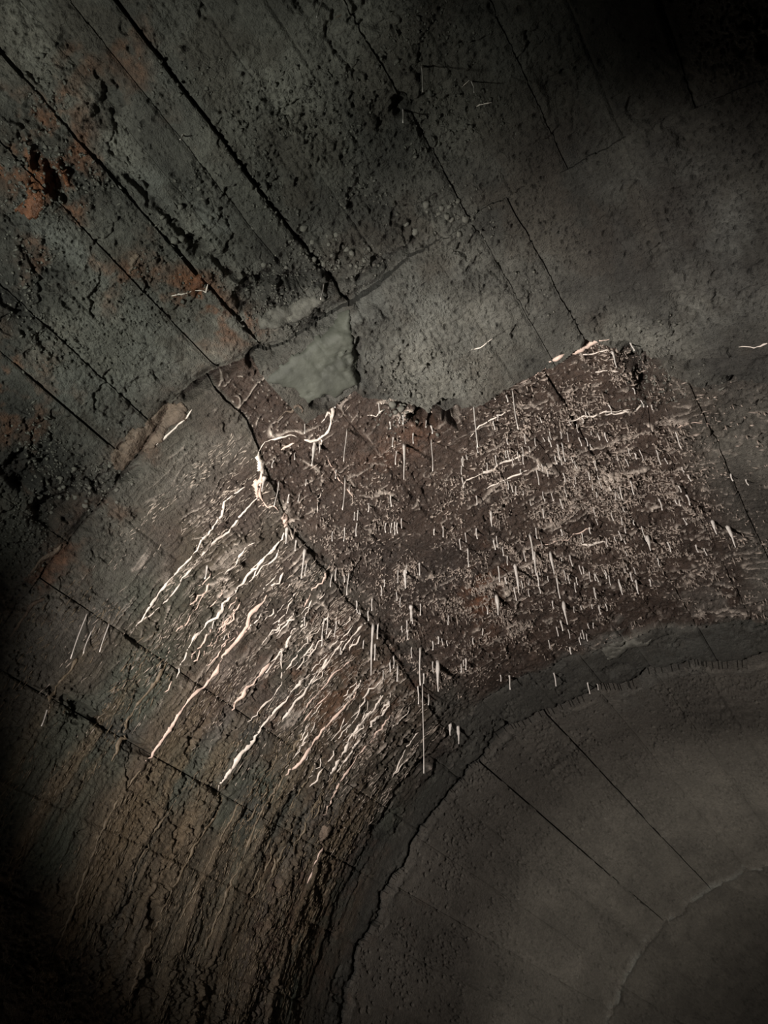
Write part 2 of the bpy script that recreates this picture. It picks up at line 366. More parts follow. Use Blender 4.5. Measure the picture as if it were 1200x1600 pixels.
# ------------------------------------------------------------------ materials
def material(name, base=(.5, .5, .5), rough=.7, attr=False, bump=0, bscale=200, var=.3, spec=.5, vscale=40, sss=0):
    m = bpy.data.materials.new(name); m.use_nodes = True
    nt = m.node_tree; N = nt.nodes; L = nt.links
    p = N['Principled BSDF']; p.inputs['Specular IOR Level'].default_value = spec
    tc = N.new('ShaderNodeTexCoord')
    no = N.new('ShaderNodeTexNoise'); no.inputs['Scale'].default_value = vscale; no.inputs['Detail'].default_value = 6
    L.new(tc.outputs['Object'], no.inputs['Vector'])
    mr = N.new('ShaderNodeMapRange'); mr.inputs[3].default_value = 1 - var; mr.inputs[4].default_value = 1 + var
    mr.inputs[1].default_value = .3; mr.inputs[2].default_value = .7
    L.new(no.outputs['Fac'], mr.inputs[0])
    mx = N.new('ShaderNodeVectorMath'); mx.operation = 'SCALE'
    if attr:
        at = N.new('ShaderNodeAttribute'); at.attribute_name = 'mineral'
        L.new(at.outputs['Color'], mx.inputs[0])
        mw = N.new('ShaderNodeMapRange'); mw.inputs[3].default_value = .82; mw.inputs[4].default_value = .42
        L.new(at.outputs['Alpha'], mw.inputs[0]); L.new(mw.outputs[0], p.inputs['Roughness'])
    else:
        mx.inputs[0].default_value = base; p.inputs['Roughness'].default_value = rough
    L.new(mr.outputs[0], mx.inputs['Scale']); L.new(mx.outputs[0], p.inputs['Base Color'])
    if bump:
        nb = N.new('ShaderNodeTexNoise'); nb.inputs['Scale'].default_value = bscale; nb.inputs['Detail'].default_value = 4
        L.new(tc.outputs['Object'], nb.inputs['Vector'])
        bp = N.new('ShaderNodeBump'); bp.inputs['Strength'].default_value = 1; bp.inputs['Distance'].default_value = bump
        L.new(nb.outputs['Fac'], bp.inputs['Height']); L.new(bp.outputs[0], p.inputs['Normal'])
        if attr:
            n2 = N.new('ShaderNodeTexNoise'); n2.inputs['Scale'].default_value = bscale * .38; n2.inputs['Detail'].default_value = 5; n2.inputs['Roughness'].default_value = .7
            L.new(tc.outputs['Object'], n2.inputs['Vector'])
            b2 = N.new('ShaderNodeBump'); b2.inputs['Strength'].default_value = 1; b2.inputs['Distance'].default_value = bump * 2.2
            L.new(n2.outputs['Fac'], b2.inputs['Height']); L.new(b2.outputs[0], bp.inputs['Normal'])
    return m
M_CONC = material('board marked concrete', attr=True, bump=.005, bscale=190, var=.22, vscale=60)
M_BACK = material('dark mortar behind the lining', (.030, .028, .025), .9, bump=.01, bscale=40)
M_FLOOR = material('trodden gravel floor', (.09, .08, .07), .9, bump=.02, bscale=18)
M_CALC = material('white calcite', (.85, .77, .68), .38, bump=.0012, bscale=260, var=.16)
M_PINK = material('pinkish calcite', (.80, .62, .52), .42, bump=.002, bscale=220, var=.2)
M_BROWN = material('ochre calcite', (.17, .135, .09), .5, bump=.003, bscale=160, var=.3)
M_STRAW = material('wet straw calcite', (.88, .83, .77), .28, var=.12, vscale=120)
M_CRUMB = material('dull calcite crumbs', (.34, .285, .24), .45, var=.5, vscale=30)
M_BEAD = material('pale calcite beads', (.42, .36, .30), .45, var=.5, vscale=12)
M_RUSTC = material('rust stained crust', (.15, .062, .03), .5, bump=.008, bscale=130, var=.5)
M_TAN = material('tan mortar crust', (.15, .115, .085), .7, bump=.008, bscale=110, var=.35)
M_GREY = material('exposed aggregate', (.12, .118, .10), .8, bump=.003, bscale=150, var=.4)

def mesh_obj(name, verts, faces, mat, parent=None, smooth=True):
    me = bpy.data.meshes.new(name)
    verts = np.asarray(verts, np.float32); faces = np.asarray(faces)
    if faces.ndim == 2:
        n = len(faces); k = faces.shape[1]
        me.vertices.add(len(verts)); me.vertices.foreach_set('co', verts.ravel())
        me.loops.add(n * k); me.loops.foreach_set('vertex_index', faces.astype(np.int32).ravel())
        me.polygons.add(n); me.polygons.foreach_set('loop_start', np.arange(0, n * k, k, dtype=np.int32))
        me.update(calc_edges=True); me.validate()
    else:
        me.from_pydata(verts.tolist(), [], [list(f) for f in faces])
    if smooth: me.polygons.foreach_set('use_smooth', np.ones(len(me.polygons), bool))
    me.materials.append(mat)
    o = bpy.data.objects.new(name, me); C.objects.link(o)
    if parent: o.parent = parent
    return o

def tag(o, label, cat=None, group=None):
    o['label'] = label
    if cat: o['category'] = cat
    if group: o['group'] = group
    return o

# ------------------------------------------------------------------ room shell
Y0, Y1 = -2.6, 16.0
def half_shell(r, n=64):
    v = []; f = []
    ys = np.linspace(Y0, Y1, 40)
    for y in ys:
        for i in range(n + 1):
            t = -math.pi / 2 + math.pi * i / n
            v.append((r * math.sin(t), y, AXZ + r * math.cos(t)))
    for j in range(len(ys) - 1):
        for i in range(n):
            q = j * (n + 1) + i
            f.append((q, q + 1, q + n + 2, q + n + 1))
    return v, f
v, f = half_shell(R + .17)
ceiling = mesh_obj('ceiling', v, np.array(f), M_BACK); ceiling['kind'] = 'structure'
ceiling['label'] = 'board-marked concrete tunnel vault'

def box(name, lo, hi, mat, parent=None):
    x0, y0, z0 = lo; x1, y1, z1 = hi
    v = [(x0, y0, z0), (x1, y0, z0), (x1, y1, z0), (x0, y1, z0), (x0, y0, z1), (x1, y0, z1), (x1, y1, z1), (x0, y1, z1)]
    f = [(0, 3, 2, 1), (4, 5, 6, 7), (0, 1, 5, 4), (1, 2, 6, 5), (2, 3, 7, 6), (3, 0, 4, 7)]
    o = mesh_obj(name, v, np.array(f), mat, parent, smooth=False); o['kind'] = 'structure'; return o
M_WALLC = material('lower wall concrete', (.13, .12, .10), .85, bump=.012, bscale=22, var=.4, vscale=5)
box('floor', (-2.3, Y0, -.15), (2.3, Y1, 0), M_FLOOR)
box('wall_left', (-2.17, Y0, 0), (-1.99, Y1, 2.0), M_WALLC)
box('wall_right', (1.99, Y0, 0), (2.17, Y1, 2.0), M_WALLC)
box('wall_far', (-2.3, Y1, 0), (2.3, Y1 + .2, 4.3), M_WALLC)
box('wall_back', (-2.3, Y0 - .2, 0), (2.3, Y0, 4.3), M_WALLC)

# ------------------------------------------------------------------ the lining
PXK = 1.5
ys = [-0.75]
while ys[-1] < 15.8:
    y = ys[-1]; d2 = y * y + 4.2
    ys.append(y + max(.0026, PXK * d2 / (F * 2.15)))
nrow = ((len(ys) - 1) // 6) * 6
ys = np.array(ys[:nrow + 1])
da = .0024 / R
acols = np.arange(-1.5707, 1.5707, da); ncol = ((len(acols) - 1) // 6) * 6
acols = acols[:ncol + 1]

def build_grid(A, Y, sel, tagname):
    """A, Y: vertex grids; sel: quads wanted.  One object per board piece."""
    Ac = .25 * (A[:-1, :-1] + A[1:, :-1] + A[:-1, 1:] + A[1:, 1:]); Yc = .25 * (Y[:-1, :-1] + Y[1:, :-1] + Y[:-1, 1:] + Y[1:, 1:])
    pid = np.full(Ac.shape, -2, int)
    pid[sel] = piece_of(Ac[sel], Yc[sel])
    W = A.shape[1]
    res = {}
    for p in np.unique(pid[pid >= 0]):
        jj, ii = np.nonzero(pid == p)
        if len(jj) < 12: continue
        q = np.stack([jj * W + ii, jj * W + ii + 1, (jj + 1) * W + ii + 1, (jj + 1) * W + ii], 1)
        uv, inv = np.unique(q, return_inverse=True)
        res[p] = (A.ravel()[uv], Y.ravel()[uv], inv.reshape(q.shape))
    return res

def decimate_cols(step, jlo, jhi):
    pass

pieces = {}
def add(res):
    for p, (a, y, f) in res.items(): pieces.setdefault(p, []).append((a, y, f))

# coarse blocks decide what is close to the view
jb = np.arange(0, nrow + 1, 6); ib = np.arange(0, ncol + 1, 6)
AA, YY = np.meshgrid(acols[ib], ys[jb])
P = surf(AA, YY, 0 * AA); U, V, Z = proj(P)
MG = 170
inn = (U > -MG) & (U < 1200 + MG) & (V > -MG) & (V < 1600 + MG) & (Z > .1)
blk = inn[:-1, :-1] | inn[1:, :-1] | inn[:-1, 1:] | inn[1:, 1:]
# fine grid, three bands with coarser columns further down the tunnel
fine = np.repeat(np.repeat(blk, 6, 0), 6, 1)
jc1 = int(np.searchsorted(ys, 3.2) // 6 * 6); jc2 = int(np.searchsorted(ys, 6.0) // 6 * 6)
for (j0, j1, st) in ((0, jc1, 1), (jc1, jc2, 2), (jc2, nrow, 3)):
    ii = np.arange(0, ncol + 1, st)
    A, Y = np.meshgrid(acols[ii], ys[j0:j1 + 1])
    sel = fine[j0:j1, ::st][:, :len(ii) - 1]
    add(build_grid(A, Y, sel, 'fine'))
A, Y = np.meshgrid(acols[::6], ys[::6])
add(build_grid(A, Y, ~blk, 'coarse'))

LAB = {9: 'flaking rust-stained concrete board strip', 10: 'pale smooth concrete board strip beside the wide open joint', 13: 'dark honeycombed concrete board strip'}
total = 0
for p in sorted(pieces):
    va = []; fa = []; base = 0
    As = np.concatenate([x[0] for x in pieces[p]]); Ysx = np.concatenate([x[1] for x in pieces[p]])
    fl = []
    for (a, y, f) in pieces[p]:
        fl.append(f + base); base += len(a)
    f = np.concatenate(fl)
    if len(f) < 40: continue
    pid = np.full(As.shape, p)
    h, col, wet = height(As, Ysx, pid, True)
    Vt = surf(As, Ysx, h)
    # skirts: every border edge goes back into the ground behind
    e = np.concatenate([f[:, [0, 1]], f[:, [1, 2]], f[:, [2, 3]], f[:, [3, 0]]])
    key = np.sort(e, 1); kk = key[:, 0].astype(np.int64) * (len(As) + 1) + key[:, 1]
    _, first, cnt = np.unique(kk, return_index=True, return_counts=True)
    be = e[first[cnt == 1]]
    bv, binv = np.unique(be, return_inverse=True); binv = binv.reshape(be.shape)
    Vb = surf(As[bv], Ysx[bv], np.full(len(bv), -.15))
    nb = len(Vt); n2_ = nb + len(bv)
    sk = np.stack([binv[:, 1] + nb, binv[:, 0] + nb, binv[:, 0] + n2_, binv[:, 1] + n2_], 1)
    allV = np.concatenate([Vt, Vt[bv], Vb]); allF = np.concatenate([f, sk])
    allF = allF[:, ::-1]
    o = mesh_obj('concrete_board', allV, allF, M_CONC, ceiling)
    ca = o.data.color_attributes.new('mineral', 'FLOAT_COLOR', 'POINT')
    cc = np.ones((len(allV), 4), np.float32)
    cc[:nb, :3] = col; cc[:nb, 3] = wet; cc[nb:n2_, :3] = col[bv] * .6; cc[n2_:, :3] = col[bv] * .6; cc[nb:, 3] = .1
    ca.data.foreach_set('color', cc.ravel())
    total += len(allF)
    if p in LAB: o['label'] = LAB[p]
print('lining quads', total, 'pieces', len(pieces))

# ------------------------------------------------------------------ mineral growth
def on_surface(u, v):
    """points of the lining seen at these pixels: relief found by two steps back along the sight line"""
    a, y = unproj(u, v)
    a = np.atleast_1d(a).astype(float); y = np.atleast_1d(y).astype(float)
    h = height(a, y)
    u = np.atleast_1d(u).astype(float); v = np.atleast_1d(v).astype(float)
    d = np.stack([u - 600, 800 - v, np.full_like(u, -F)], -1) @ B.T
    d /= np.linalg.norm(d, axis=-1, keepdims=True)
    cx, cz = CAMP[0], CAMP[2] - AXZ
    for _ in range(2):
        aa = d[:, 0]**2 + d[:, 2]**2; bb = 2 * (cx * d[:, 0] + cz * d[:, 2])
        t = (-bb + np.sqrt(bb * bb - 4 * aa * (cx * cx + cz * cz - (R - h)**2))) / (2 * aa)
        a = np.arctan2(cx + t * d[:, 0], cz + t * d[:, 2]); y = t * d[:, 1]
        h = height(a, y)
    return a, y, h

def tube(name, pts, rad, nrm, mat, flat=.6, seg=7, parent=None):
    """tapering bead laid along pts; nrm = direction out of the wall per point"""
    pts = np.asarray(pts, float); n = len(pts)
    V = []; Fc = []
    T = np.gradient(pts, axis=0); T /= np.linalg.norm(T, axis=1, keepdims=True) + 1e-9
    for k in range(n):
        N = nrm[k] - T[k] * (nrm[k] @ T[k]); N /= np.linalg.norm(N) + 1e-9
        S = np.cross(T[k], N)
        for i in range(seg):
            t = 2 * math.pi * i / seg
            V.append(pts[k] + rad[k] * (math.cos(t) * S + flat * math.sin(t) * N))
    for k in range(n - 1):
        for i in range(seg):
            j = (i + 1) % seg
            Fc.append((k * seg + i, k * seg + j, (k + 1) * seg + j, (k + 1) * seg + i))
    c0 = len(V); V.append(pts[0]); V.append(pts[-1])
    for i in range(seg):
        j = (i + 1) % seg
        Fc.append((c0, j, i, i)); Fc.append((c0 + 1, (n - 1) * seg + i, (n - 1) * seg + j, (n - 1) * seg + j))
    tri = [x[:3] if x[2] == x[3] else x for x in Fc]
    me = bpy.data.meshes.new(name); me.from_pydata([tuple(q) for q in V], [], tri)
    me.polygons.foreach_set('use_smooth', np.ones(len(me.polygons), bool)); me.materials.append(mat)
    o = bpy.data.objects.new(name, me); C.objects.link(o)
    if parent: o.parent = parent
    return o

def resample(px, step):
    px = np.asarray(px, float)
    L = np.r_[0, np.cumsum(np.hypot(*np.diff(px, axis=0).T))]
    n = max(4, int(L[-1] / step)); t = np.linspace(0, L[-1], n)
    return np.stack([np.interp(t, L, px[:, 0]), np.interp(t, L, px[:, 1])], 1), t / L[-1]

def run(px, width, mat, label, group=None, name='calcite_run', taper=(.5, .35), cat='calcite', flat=.7):
    """a ridge of calcite that follows px (pixels measured on the photograph) over the wall"""
    q, t = resample(px, 5)
    rn = random.Random(int(px[0][0] * 31 + px[0][1]))
    ph = [rn.random() * 6 for _ in range(4)]
    rs = np.random.RandomState(int(px[0][0] * 31 + px[0][1]) % 100000); k3 = np.ones(3) / 3
    q += np.stack([np.convolve(rs.normal(0, 1.5, len(q)), k3, 'same'), np.convolve(rs.normal(0, 1.5, len(q)), k3, 'same')], 1)
    RQ.append((q, t, ph, width, mat, label, group, name, taper, cat, flat))
RQ = []
def lay_runs():
    global RQ
    U_ = np.concatenate([r[0] for r in RQ]); aa, yy, hh = on_surface(U_[:, 0], U_[:, 1])
    k = 0
    for r in RQ:
        n = len(r[0]); lay(aa[k:k + n], yy[k:k + n], hh[k:k + n], *r); k += n
    RQ = []
def lay(a, y, h, q, t, ph, width, mat, label, group, name, taper, cat, flat):
    P = surf(a, y, h); dist = np.linalg.norm(P - CAMP, axis=1)
    n_ = len(t)
    h2 = np.convolve(np.pad(h, 2, 'edge'), np.ones(5) / 5, 'valid')
    h = np.maximum(h2, h - .002)
    env = np.minimum(1, np.minimum(t / .12 + taper[0], (1 - t) / .25 + taper[1]))
    rad = width * (.37 if mat is not M_BROWN else .55) * env * dist / F * np.clip(1 + np.convolve(np.random.RandomState(len(t) + int(q[0, 0])).normal(0, .75, n_), np.ones(3) / 3, 'same'), .35, 2)
    P = surf(a, y, h + rad * .25)
    nr = -np.stack([np.sin(a), 0 * a, np.cos(a)], -1)
    o = tube(name, P - P[0], rad, nr, mat, flat)
    o.location = P[0]
    return tag(o, label, cat, group)

def G6(*p): return [(x / 4 + 300, y / 4 + 850) for x, y in p]
def G5(*p): return [(x / 2, y / 2 + 800) for x, y in p]
def G7(*p): return [(x / 2, y / 2 + 1200) for x, y in p]
W = 'on the left wall'
RUNS = [
 ([(382, 760), (350, 785), (345, 806), (325, 832), (300, 870), (262, 908), (245, 930), (222, 965), (203, 990)], 4.0, M_CALC, 'long thin pale calcite run, uppermost on the left wall'),
 ([(405, 776), (380, 800), (355, 830), (330, 850), (308, 877), (285, 905), (272, 925), (245, 950), (222, 972)], 4.6, M_CALC, 'long pale calcite run just below the uppermost one on the wall'),
 ([(398, 848), (382, 857), (366, 882), (350, 898)], 3.6, M_CALC, 'short hooked calcite run between two long pale runs on the wall'),
 ([(450, 823), (435, 848), (410, 875), (385, 900), (365, 925), (345, 952), (322, 975), (302, 1000), (286, 1030), (275, 1058)], 5.0, M_CALC, 'long white calcite run from the corner of the red patch down the wall'),
 (G6((410, 155), (380, 210), (310, 270)), 3, M_CALC, 'short thin calcite run right of the long white wall run'),
 (G6((545, 140), (510, 220), (455, 270), (450, 305)), 3.4, M_CALC, 'short wriggling calcite run with a curled lower end'),
 (G6((470, 320), (440, 370), (380, 410), (350, 460), (345, 520), (280, 600), (200, 690), (150, 790), (90, 870), (0, 950), (-80, 1060), (-200, 1240), (-290, 1360)), 7, M_PINK, 'thickest and longest pinkish calcite run down the middle of the wall'),
 (G6((440, 430), (400, 480), (350, 530)), 3.4, M_CALC, 'short calcite run joining the thick pink run from above'),
 (G6((830, 180), (820, 220), (760, 290), (720, 350), (700, 395)), 4.2, M_PINK, 'pinkish calcite run hanging from the red patch edge below its straws'),
 (G6((660, 430), (620, 470), (560, 530), (525, 575)), 4.0, M_CALC, 'short whitish calcite run in the middle of the streaked wall'),
 (G6((705, 465), (680, 520), (620, 560), (580, 640), (540, 700), (490, 765), (430, 820), (380, 890)), 3.8, M_CALC, 'wavy calcite run that ends beside the thick spindle-shaped run'),
 (G6((480, 725), (440, 790), (360, 890), (320, 920), (280, 980), (252, 1045)), 7.5, M_PINK, 'thick spindle-shaped pinkish calcite run with a pointed lower tip'),
 (G6((565, 650), (560, 760), (565, 870), (530, 920), (470, 980), (400, 1060), (345, 1110)), 4.2, M_CALC, 'calcite run that drops straight and then bends down the wall'),
 (G6((800, 480), (740, 550), (710, 610), (640, 710), (575, 805)), 3.2, M_CALC, 'thin calcite run between the bent run and the forked run'),
 (G6((935, 615), (865, 710), (840, 745), (800, 800), (740, 880), (660, 970), (600, 1050), (530, 1130)), 4.0, M_CALC, 'right prong of the forked calcite run on the wall'),
 (G6((860, 690), (830, 740), (790, 795), (680, 850), (620, 925), (590, 970), (530, 1030), (460, 1110), (400, 1180)), 4.2, M_CALC, 'left prong of the forked calcite run on the wall'),
 (G6((1100, 480), (1030, 530), (960, 620), (935, 690)), 3.8, M_CALC, 'curved calcite run under the lowest corner straws of the patch'),
 (G6((1000, 710), (930, 780), (880, 820), (830, 890), (770, 940), (720, 1000), (680, 1090)), 3.2, M_PINK, 'thin pinkish calcite run right of the forked run'),
 (G6((870, 920), (800, 990), (740, 1040), (700, 1110)), 3.6, M_PINK, 'short arched calcite run over the brown part of the wall'),
 (G6((1030, 870), (1022, 940), (960, 1010), (890, 1080), (840, 1140), (760, 1240), (680, 1360), (580, 1440)), 5.5, M_PINK, 'pinkish calcite run with a knob at its top in the brown wall area'),
 (G6((1180, 850), (1090, 920), (1060, 960)), 3.6, M_CALC, 'short whitish calcite run right of the knobbed run'),
 (G6((1195, 945), (1110, 1060), (1000, 1190), (940, 1260)), 3.8, M_CALC, 'straight white calcite run, left of a close pair near the dark recess'),
 (G6((1230, 980), (1150, 1090), (1060, 1200), (990, 1300), (900, 1440)), 4.2, M_CALC, 'straight white calcite run, right of a close pair near the dark recess'),
 ([(408, 1138), (392, 1160), (368, 1190), (352, 1215), (340, 1232)], 7.5, M_CALC, 'thick white calcite run that ends in a blunt tip above the board joint'),
 ([(445, 1207), (425, 1240), (402, 1280), (390, 1315), (370, 1360), (350, 1400), (330, 1455), (303, 1520)], 2.8, M_BROWN, 'long ochre calcite run below the knobbed run'),
 ([(610, 1118), (588, 1148), (560, 1178), (540, 1205), (522, 1240), (505, 1275)], 4.2, M_PINK, 'calcite run next to the edge of the dark recess'),
 ([(560, 1135), (545, 1160), (530, 1185), (512, 1212)], 5, M_CALC, 'stout white calcite run beside the dark recess'),
 ([(653, 1145), (635, 1170), (620, 1195), (612, 1212)], 3.0, M_CALC, 'upper of two short straight runs at the edge of the dark recess'),
 ([(650, 1172), (632, 1192), (618, 1210)], 2.8, M_CALC, 'lower of two short straight runs at the edge of the dark recess'),
 ([(120, 1030), (95, 1065), (77, 1088), (79, 1105), (75, 1118)], 5.0, M_BROWN, 'lonely yellowish calcite run on the dark far left wall'),
 ([(262, 1035), (240, 1070), (220, 1095), (200, 1125), (175, 1190)], 3.4, M_BROWN, 'faint ochre calcite run left of the thick pink run'),
 ([(222, 1200), (190, 1240), (165, 1285), (150, 1320), (135, 1362), (110, 1430), (80, 1500)], 2.6, M_BROWN, 'thin ochre ridge on the broad flow below the thick pink run'),
 ([(352, 1243), (325, 1290), (300, 1330), (275, 1380), (252, 1425), (225, 1490), (205, 1550), (193, 1600)], 3, M_BROWN, 'thin ochre ridge on the broad flow that reaches the bottom edge'),
 ([(375, 1250), (350, 1300), (330, 1340), (300, 1400), (262, 1470), (245, 1530)], 2.2, M_BROWN, 'thin ochre ridge right beside the broad bottom flow'),
 ([(300, 1215), (275, 1250), (240, 1300), (215, 1350), (200, 1400)], 2, M_BROWN, 'faint ochre ridge on the green wall strip'),
 ([(505, 1325), (490, 1352), (480, 1380)], 4, M_PINK, 'thin tail of calcite under the pale lump near the dark recess'),
 ([(300, 640), (290, 655), (270, 672), (255, 685), (245, 695)], 4.2, M_CALC, 'white vein on the lower edge of the tan crust'),
 ([(325, 445), (322, 455), (300, 455), (285, 460), (268, 462)], 3.8, M_CALC, 'white calcite vein on the rust-stained concrete'),
 ([(770, 528), (755, 540), (735, 546)], 2, M_CALC, 'faint white vein just under the grey slab at the upper right'),
 ([(985, 640), (950, 644), (915, 650), (885, 662)], 3, M_CALC, 'thin white rim under the upper corner of the patch'),
 ([(800, 640), (780, 650), (750, 665), (735, 683)], 3.5, M_CALC, 'bright slanting calcite rim near the long straw pair'),
 ([(830, 708), (790, 722), (760, 738), (728, 750), (722, 760)], 4.2, M_CALC, 'long slanting calcite rim above the middle of the red patch'),
 ([(828, 735), (800, 745), (775, 757), (755, 766)], 3.2, M_CALC, 'thin slanting calcite rim just under the long one'),
 ([(952, 530), (925, 535), (905, 548), (880, 553), (860, 565), (835, 588)], 6, M_PINK, 'thick pinkish rim on the top right edge of the red patch'),
 ([(1005, 642), (975, 643), (945, 648)], 3, M_CALC, 'thin level rim near the right edge of the red patch'),
 ([(952, 545), (930, 552), (905, 556)], 3.5, M_CALC, 'second rim just under the thick pinkish one'),
 ([(967, 580), (940, 581), (922, 582)], 4, M_CALC, 'short level rim beside the upper right corner pits'),
 ([(1200, 537), (1180, 543), (1155, 542)], 3.5, M_CALC, 'pale streak on the right-hand smooth concrete'),
 ([(1110, 662), (1085, 660), (1060, 667)], 3, M_PINK, 'faint rim on the grey concrete right of the patch'),
 ([(920, 825), (895, 838), (868, 848), (840, 852)], 3.0, M_PINK, 'slanting pinkish rim in the crowded right half of the patch'),
 ([(950, 848), (925, 850), (912, 852), (906, 845)], 4, M_CALC, 'thick curled rim in the crowded right half of the patch'),
 ([(600, 640), (590, 650), (575, 648)], 3, M_CALC, 'little white rim under the smooth grey patch'),
 ([(505, 765), (497, 780), (496, 802)], 2.8, M_CALC, 'thin curl of calcite in the dark left of the patch'),
 ([(565, 790), (545, 770), (530, 748), (508, 712)], 2.6, M_PINK, 'thin calcite line along the board joint in the patch'),
 ([(70, 935), (50, 945), (30, 975), (10, 1000)], 6, M_TAN, 'tan mortar rib at the left edge below the dark hollow'),
 ([(95, 850), (85, 865), (60, 878), (45, 900)], 7, M_TAN, 'tan mortar rib at the left above the dark wall'),
 ([(735, 125), (725, 132), (722, 135)], 2.5, M_CALC, 'small hooked white sprout on the dark upper vault'),
 ([(770, 160), (755, 164), (745, 168)], 2.5, M_CALC, 'small pale vein on the dark upper vault'),
 ([(540, 20), (530, 24), (525, 28)], 3, M_TAN, 'small tan vein at the top edge'),
]
for px, wd, mt, lb in RUNS: run(px, wd, mt, lb)

# unlabelled-by-sight small runs between the big ones: each its own thing, told only by its area
rr = random.Random(11)
RLM = [(280, 890, 'the uppermost long run'), (350, 885, 'the short hooked run'), (345, 955, 'the long white run'), (385, 985, 'the top of the thickest run'), (310, 1078, 'the middle of the thickest run'), (235, 1180, 'the end of the thickest run'),
 (430, 905, 'the curled wriggling run'), (490, 920, 'the run under the patch edge'), (450, 970, 'the short whitish middle run'), (420, 1045, 'the wavy run'), (375, 1080, 'the spindle-shaped run'), (435, 1050, 'the bent run'),
 (480, 1000, 'the fork of the forked run'), (490, 1070, 'the forked run'), (560, 1000, 'the curved run under the corner straws'), (530, 1060, 'the thin pinkish run'), (490, 1105, 'the arched run'), (540, 1100, 'the knobbed run'),
 (580, 1110, 'the close pair of straight runs'), (565, 1165, 'the lower end of the close pair'), (620, 1170, 'the two short straight runs'), (430, 1170, 'the board joint crossing'), (430, 1240, 'the long ochre run'), (375, 1340, 'the middle of the long ochre run'), (520, 1240, 'the run next to the recess')]
def tiny_runs(n, box_, lab, grp, mat, ln=(14, 45), wdt=(1.6, 3.0), jitter=4):
    for k in range(n):
        (u0, v0), (u1, v1), (u2, v2) = box_
        s_, t_ = rr.random(), rr.random()
        if s_ + t_ > 1: s_, t_ = 1 - s_, 1 - t_
        u = u0 + (u1 - u0) * s_ + (u2 - u0) * t_; v = v0 + (v1 - v0) * s_ + (v2 - v0) * t_
        a, y = unproj(u, v); L = rr.uniform(*ln)
        pts = [(u, v)]
        aa = float(a)
        for q in range(5):
            aa -= .012 * L / 30
            P = surf(np.array(aa), np.array(float(y) + rr.uniform(-1, 1) * .012), np.array(.02))
            pu, pv, _ = proj(P); pts.append((float(pu), float(pv)))
        x, y_, n = min(RLM, key=lambda q: math.hypot(q[0] - u, q[1] - v))
        dx = u - x + (v - y_) * .6
        run(pts, rr.uniform(*wdt), mat, f"{lab} {'right of' if dx > 0 else 'left of'} {n}", grp + ', near ' + n)
tiny_runs(34, ((430, 850), (600, 1010), (420, 1010)), 'thin short pale calcite run', 'short runs in the upper streaked wall', M_CALC)
tiny_runs(26, ((480, 1010), (650, 1100), (480, 1200)), 'thin whitish calcite run', 'short runs on the brown wall', M_CALC, (16, 60))
tiny_runs(22, ((330, 880), (410, 960), (250, 1080)), 'short faint calcite run', 'short runs left of the thick pink run', M_PINK, (12, 34))
tiny_runs(16, ((420, 1120), (560, 1180), (400, 1400)), 'faint ochre run', 'ochre runs low on the wall', M_BROWN, (25, 70), (1.6, 3.2))

lay_runs()
# ------------------------------------------------------------------ hanging straws and stalactites
def straw(u, v, lpx, wpx, label, group=None, kind=None, lean=0.0, mat=None):
    SQ.append((u, v, lpx, wpx, label, group, kind, mat))
SQ = []
def hang_straws():
    aa, yy, hh = on_surface([q[0] for q in SQ], [q[1] for q in SQ])
    for k, q in enumerate(SQ): hang(aa[k:k + 1], yy[k:k + 1], hh[k:k + 1], *q)
def hang(a, y, h, u, v, lpx, wpx, label, group, kind, mat):
    P = surf(a, y, h - .006)[0]
    d = np.linalg.norm(P - CAMP)
    pu, pv, _ = proj(P)
    lo, hi = 0, 2.0
    for _ in range(26):
        m = (lo + hi) / 2
        qu, qv, z = proj(P - np.array([0, 0, m]))
        if z < .3 or math.hypot(qu - pu, qv - pv) > lpx: hi = m
        else: lo = m
    L = max(lo, .01) + .004
    thick = wpx >= 4.2
    n = 7 if not thick else 10
    rn = random.Random(int(u * 7 + v * 13))
    r0 = wpx * .44 * d / F
    t = np.linspace(0, 1, n)
    if thick: rad = r0 * (1.15 * (1 - t)**.9 + .22) * (1 + .3 * np.sin(t * 13 + rn.random() * 6) * np.sin(t * 5 + rn.random() * 6))
    else: rad = r0 * (1.0 + .9 * np.exp(-t * 12) - .25 * t) * (1 + .08 * np.sin(t * 14 + rn.random() * 6))
    off = np.stack([.0016 * np.sin(t * 5 + rn.random() * 6), .0016 * np.cos(t * 4 + rn.random() * 6), -t * L], 1)
    off[:, :2] -= off[0, :2]
    nr = np.tile(np.array([1., 0, 0]), (n, 1))
    nm = kind or ('stalactite' if thick else 'soda_straw')
    o = tube(nm, off, rad, nr, mat or M_STRAW, 1.0, 6)
    o.location = P
    return tag(o, label, 'stalactite', group)

